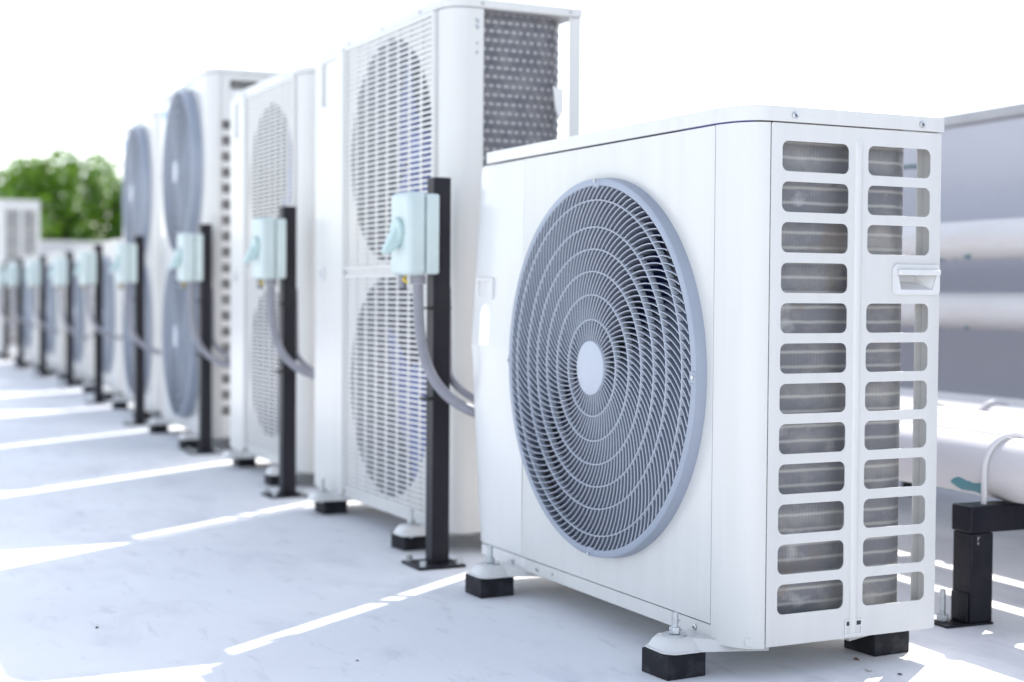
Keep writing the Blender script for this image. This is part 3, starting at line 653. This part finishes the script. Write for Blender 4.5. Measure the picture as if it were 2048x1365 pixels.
# ------------------------------------------------------------------ tall units with two round fans
def twin_unit(loc, label, W=0.96, H=1.362, D=0.40, wide=False):
    t = thing('condenser_unit', loc, label, 'air conditioner', 'outdoor units in the row')
    c1, c2 = 0.07, 0.05; Hc = H-0.022; yc = 0.40; R_ = 0.318; z1, z2 = 0.365, 1.005
    MB().plate([[(c1+0.001, 0.0), (0.735, 0.0), (0.735, Hc), (c1+0.001, Hc)], circ(yc, z1, R_-0.01, 64), circ(yc, z2, R_-0.01, 64)], 0.0, 0.006, YZ).build('front_panel', WHITE, t, 0.001)
    MB().box(-0.003, 0.7375, 0.0, 0.18, W, Hc).build('service_cover', COVER, t, 0.012)
    corner_sheet(W, Hc, c1-0.001, c2).build('corner_panel', WHITE, t, 0, 30)
    holes = [rr(0.085, Hc-0.055, 0.190, Hc-0.022, 0.003, 2)]
    for k in range(19):
        z = 0.10+0.0585*k; holes.append(rr(0.056, z-0.017, 0.140, z+0.017, 0.005, 2)); holes.append(rr(0.235, z-0.017, 0.325, z+0.017, 0.005, 2))
    if wide:
        holes = [rr(x_, 0.10+0.066*k-0.026, x_+0.115, 0.10+0.066*k+0.026, 0.006, 2) for k in range(18) for x_ in (0.070, 0.215)]
    MB().plate([rr(c2+0.002, 0.0, D, Hc, 0.003, 2)]+holes, 0.0, 0.0025, XZ).build('side_panel', WHITE, t)
    MB().box(D-0.003, 0.003, 0.0, D-0.0005, 0.04, Hc).build('rear_flange', WHITE, t)
    coil(t, 0.72, Hc, D, 0.02, 0.058, [COIL, COIL_IN, COIL, COIL_BACK])
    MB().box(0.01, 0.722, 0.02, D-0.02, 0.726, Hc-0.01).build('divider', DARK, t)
    MB().box(0.181, W-0.012, 0.0, D-0.004, W-0.008, Hc).build('end_panel', WHITE, t)
    MB().box(D-0.004, 0.728, 0.0, D-0.001, W-0.008, Hc).build('back_panel', WHITE, t)
    MB().box(0.02, 0.01, 0.002, D-0.006, W-0.02, 0.016).build('base_pan', WHITE, t)
    MB().plate([cap_outline(W-0.003, D, c1, c2)], Hc+0.002, H, XY).build('top_cover', WHITE, t, 0.005, 40, 2)
    MB().box(-0.0045, W-0.12, Hc-0.075, -0.0032, W-0.05, Hc-0.045).build('badge', mat_badge, t)
    for z in (z1, z2):
        fan(t, yc, z, R_-0.04, 0.055, BLADE, 0.4); grille(t, yc, z, R_, False, 0.04)
    for yy in (0.12, W-0.16): foot(t, -0.043, yy, -1, far=True); foot(t, D-0.02, yy, 1, far=True)
    return t
mat_badge = mat('blue_badge', (0.10, 0.32, 0.70), 0.4)
u4 = twin_unit((0.118, 3.562, 0), 'tall white unit with two round grey fans beside the narrower lattice unit')
TURN = -math.atan(SL); u4.rotation_euler = (0, 0, TURN)          # these stand parallel to the pipes
u5 = copy_tree(u4); u5.location = (0.235, 4.93, 0); u5['label'] = 'second tall white unit with two round grey fans, just past the fourth post'
u10 = twin_unit((0.43, 11.9, 0), 'tall white unit with slotted end closing the row in front of the trees', H=1.345, D=0.36, wide=True)
for (x, y, n) in ((0.118, 3.562, 'first twin-fan unit'), (0.235, 4.93, 'second twin-fan unit')):
    block(x-0.033, y+0.122, 'rubber block at the front foot, post end, of the '+n, 0.066, 0.07)
    block(x+0.006, y+0.802, 'rubber block at the front foot, far end, of the '+n, 0.066, 0.07)
    block(x+0.377, y+0.099, 'rubber block at the back foot, post end, of the '+n); block(x+0.416, y+0.779, 'rubber block at the back foot, far end, of the '+n)
block(0.44, 12.02, 'rubber block under the front foot of the slotted unit closing the row'); block(0.44, 12.70, 'rubber block at the far front foot of the slotted unit closing the row')
block(0.80, 12.02, 'rubber block under the back foot of the slotted unit closing the row'); block(0.80, 12.70, 'rubber block at the far back foot of the slotted unit closing the row')
# smaller single-fan units further on
far0 = None
for i, (x, y, n) in enumerate(((0.340, 6.28, 'fifth'), (0.425, 7.66, 'sixth'), (0.45, 8.88, 'seventh'), (0.47, 10.12, 'eighth'))):
    lab = 'low white single-fan unit just past the %s black post' % n
    if i == 0: far0 = single_unit((x, y, 0), lab, False); o = far0
    else: o = copy_tree(far0); o.location = (x, y, 0); o['label'] = lab
    o.rotation_euler = (0, 0, TURN)
    block(x-0.045, y+0.099, 'rubber block under the front foot just past the %s post' % n); block(x-0.006, y+0.768, 'rubber block at the far front foot of the unit past the %s post' % n)
    block(x+0.365, y+0.075, 'rubber block under the back foot just past the %s post' % n)

# ------------------------------------------------------------------ posts, isolators, conduits
POSTS = [(-0.016, 1.105), (0.026, 2.30), (0.104, 3.53), (0.138, 4.80), (0.218, 6.165), (0.325, 7.665), (0.338, 8.80), (0.352, 9.96), (0.425, 11.36)]
NUM = ['first', 'second', 'third', 'fourth', 'fifth', 'sixth', 'seventh', 'eighth', 'ninth']
def make_post():
    t = thing('support_post', (0, 0, ROOF), 'x', 'post', 'black steel posts along the units')
    MB().box(-0.02, -0.02, 0.006, 0.02, 0.02, 0.835).build('post_tube', BLACK, t, 0.0025)
    MB().box(-0.066, -0.060, 0, 0.042, 0.044, 0.006).build('base_plate', BLACK, t, 0.001)
    for a, b in ((-0.052, -0.046), (0.030, -0.046), (0.030, 0.032), (-0.052, 0.032)):
        MB().tube([(a, b, 0.006), (a, b, 0.018)], 0.0075, 6).build('anchor_bolt', ZINC, t)
    for z in (0.36, 0.555):
        MB().box(-0.0345, -0.0215, z-0.0025, 0.0215, 0.0215, z+0.0025).build('cable_tie', TIE, t)
    return t
def make_box():
    t = thing('isolator_switch', (0, 0, 0), 'x', 'switch box', 'pale green switch boxes on the posts')
    # body against the post (x = 0), lid towards -X, 0.172 high
    MB().box(-0.030, -0.050, 0.0, 0.0, 0.050, 0.170).build('back_box', BOXM, t, 0.006, 40, 3)
    MB().box(-0.074, -0.053, -0.003, -0.0315, 0.053, 0.174).build('lid', BOXM, t, 0.012, 40, 3)
    lv = MB().add([(-0.0745, -0.018, 0.118), (-0.0745, 0.018, 0.118), (-0.098, 0.014, 0.075), (-0.098, -0.014, 0.075), (-0.0745, -0.018, 0.062), (-0.0745, 0.018, 0.062), (-0.112, 0.012, 0.046), (-0.112, -0.012, 0.046), (-0.102, -0.012, 0.040), (-0.102, 0.012, 0.040)],
              [(0, 1, 2, 3), (3, 2, 6, 7), (7, 6, 9, 8), (8, 9, 5, 4), (0, 3, 7, 8, 4), (1, 5, 9, 6, 2), (0, 4, 5, 1)]).build('lever', BOXL, t, 0.003)
    MB().tube([(-0.0735, 0, 0.090), (-0.084, 0, 0.090)], 0.030, 24).build('dial', BOXL, t, 0.002)
    gl = MB().tube([(-0.034, -0.012, -0.020), (-0.034, -0.012, -0.002)], 0.0165, 12).build('gland', CONDUIT, t, 0.001)
    g2 = MB().tube([(-0.060, 0.012, -0.030), (-0.060, 0.012, -0.002)], 0.0095, 12).build('gland', CONDUIT, t, 0.001)
    MB().tube([(-0.056, 0.0, -0.004), (-0.066, -0.006, -0.012), (-0.056, -0.008, -0.018)], 0.003, 6).build('earth_wire', YELLOW, t)
    return t
def bez(p0, p1, p2, p3, n=22):
    out = []
    for k in range(n+1):
        t = k/n; a = (1-t)**3; b = 3*t*(1-t)**2; c = 3*t*t*(1-t); d = t**3
        out.append(tuple(a*p0[i]+b*p1[i]+c*p2[i]+d*p3[i] for i in range(3)))
    return out
def make_conduit():
    pth = bez((-0.034, -0.012, 0.0), (-0.034, -0.012, -0.17), (-0.030, -0.06, -0.26), (0.11, -0.165, -0.285))
    return MB().tube(pth, 0.0115, 14).build('conduit', CONDUIT, None, smooth=60)
def make_lead():
    pth = bez((0.0285, 0.010, 0.42), (0.0285, 0.006, 0.40), (0.04, -0.03, 0.36), (0.12, -0.12, 0.33))
    return MB().tube([(0.0265, 0.012, 0.60), (0.0275, 0.011, 0.5)]+pth, 0.008, 10).build('cable', CONDUIT, None, smooth=60)
p0 = make_post(); b0 = make_box(); c0 = make_conduit(); l0 = make_lead()
NEARTO = ['between the single-fan unit and the tall lattice unit', 'between the two lattice units', 'in front of the first unit with two round fans', 'between the two units with round twin fans', 'past the second unit with two round fans',
          'between the first and second low units', 'between the second and third low units', 'between the third and fourth low units', 'at the slotted unit closing the row']
for i, (x, y) in enumerate(POSTS):
    p = p0 if i == 0 else copy_tree(p0); b = b0 if i == 0 else copy_tree(b0); c = c0 if i == 0 else copy_tree(c0)
    p.location = (x, y, ROOF); p['label'] = '%s black steel post %s' % (NUM[i], NEARTO[i])
    b.location = (x-0.0205, y-0.004, 0.577); b['label'] = 'pale green switch box with lever on the %s black post' % NUM[i]
    c.location = (x-0.0205, y-0.004, 0.556); tag(c, 'grey flexible conduit curving down from the switch box on the %s post' % NUM[i], 'conduit', 'grey conduits under the switch boxes')
    if i: c.rotation_euler = (0, 0, random.uniform(-0.12, 0.10)); c.scale = (1, 1, random.uniform(0.9, 1.1)); p.rotation_euler = (0, 0, random.uniform(-0.03, 0.03))
    if i in (0, 1, 2):
        l = l0 if i == 0 else copy_tree(l0); l.location = (x, y, ROOF); tag(l, 'thin grey cable clipped behind the %s black post' % NUM[i], 'cable', 'cables behind the posts')

# ------------------------------------------------------------------ litter on the roof
def crumb(x, y, s, m_, label, cat, name):
    mb = MB(); n = 7; vs_ = [(0, 0, s*0.45)]
    for k in range(n): a = 2*PI*k/n; r_ = s*random.uniform(0.6, 1.1); vs_.append((r_*math.cos(a), r_*0.7*math.sin(a), s*random.uniform(0.0, 0.12)))
    mb.add(vs_, [(0, 1+k, 1+(k+1) % n) for k in range(n)]+[tuple(range(n, 0, -1))])
    o = mb.build(name, m_, smooth=20); o.location = (x, y, ROOF+0.001); o.rotation_euler = (0, 0, random.uniform(0, 6)); tag(o, label, cat)
crumb(0.262, 0.045, 0.008, DEBRIS, 'curled brown leaf scrap on the sunlit floor below the slotted panel', 'leaf', 'leaf_scrap')
crumb(0.235, -0.02, 0.009, CHIP, 'pale paint flake on the floor below the slotted panel', 'flake', 'paint_flake')
crumb(0.262, -0.06, 0.005, GRIT, 'dark pebble near the paint flake on the floor', 'pebble', 'pebble')
crumb(-0.80, 0.78, 0.005, GRIT, 'small dark speck on the open shaded floor between two sunlit patches', 'pebble', 'pebble')
crumb(-0.47, 0.37, 0.004, GRIT, 'dark crumb beside the thin sunlit streak at the single-fan unit', 'pebble', 'pebble')

# ------------------------------------------------------------------ trees beyond the roof
def tree(x, y, h, cr, mt, label, n=5200, seed=1):
    R = random.Random(seed); t = thing('tree', (x, y, -6.5), label, 'tree', 'trees beyond the roof')
    top = h; mb = MB(); base = h-cr*1.9
    mb.tube([(0, 0, 0), (0.1, 0.05, base*0.5), (0.05, 0.15, base), (0, 0.1, base+cr*0.6), (0.05, 0, top-cr*0.5)], [0.34, 0.28, 0.22, 0.14, 0.05], 10)
    ends = []
    for k in range(12):
        a = R.uniform(0, 2*PI); z0 = base+R.uniform(-0.1, 0.7)*cr; l = cr*R.uniform(0.55, 0.95); up_ = R.uniform(0.15, 0.85)
        p1 = (math.cos(a)*l*0.5, math.sin(a)*l*0.5, z0+l*up_*0.4); p2 = (math.cos(a)*l, math.sin(a)*l, z0+l*up_)
        mb.tube([(0.03, 0.1, z0-0.1), p1, p2], [0.11, 0.07, 0.025], 7); ends.append(Vector(p2)); ends.append(Vector(p1))
    mb.build('trunk', BARK, t, smooth=60)
    cl = [(e, R.uniform(0.30, 0.55)*cr) for e in ends]
    for k in range(26):
        a = R.uniform(0, 2*PI); zz = R.uniform(-0.75, 0.95); rr_ = math.sqrt(max(0, 1-zz*zz))*R.uniform(0.5, 0.95)
        cl.append((Vector((math.cos(a)*rr_*cr*1.15, math.sin(a)*rr_*cr*1.15, h-cr+zz*cr*0.95)), R.uniform(0.20, 0.42)*cr))
    cl = [(Vector((c_.x, c_.y, min(c_.z, h-r_*R.uniform(0.75, 1.9)))), r_) for c_, r_ in cl]
    lv = MB()
    for k in range(n):
        c_, r_ = R.choice(cl); d = Vector((R.gauss(0, 1), R.gauss(0, 1), R.gauss(0, 1))).normalized(); p = c_+d*r_*(R.uniform(0.55, 1.0)**0.5 if R.random() < 0.85 else R.uniform(0.9, 1.3))
        nn = (d+Vector((R.gauss(0, .5), R.gauss(0, .5), R.gauss(0.5, .5)))).normalized(); u_ = nn.orthogonal().normalized(); u_.rotate(Matrix.Rotation(R.uniform(0, 6.28), 3, nn)); v_ = nn.cross(u_)
        s = R.uniform(0.08, 0.17); l = s*1.7
        lv.add([p-u_*l*0.5, p+v_*s*0.4+nn*0.02, p+u_*l*0.5, p-v_*s*0.4+nn*0.02], [(0, 1, 2, 3)])
    me = bpy.data.meshes.new('crown'); me.from_pydata(lv.v, [], lv.f); me.materials.append(mt)
    o = bpy.data.objects.new('crown', me); C.objects.link(o); o.parent = t
tree(2.35, 32.0, 9.75, 1.5, LEAF, 'bright green tree above the slotted end unit, lowest crown of the trees', 5200, 3)
tree(4.75, 34.0, 10.30, 1.75, LEAF, 'bright green tree above the low units, fullest crown of the trees', 6800, 5)
tree(7.0, 33.5, 10.0, 1.7, LEAF2, 'green tree showing just beside the second twin-fan unit', 6000, 8)
tree(3.5, 39.0, 9.7, 2.3, LEAF2, 'dark green tree filling the gap behind the brighter crowns', 6500, 13)
tree(6.2, 40.0, 10.2, 2.4, LEAF2, 'dark green tree behind the fullest bright crown', 6500, 17)
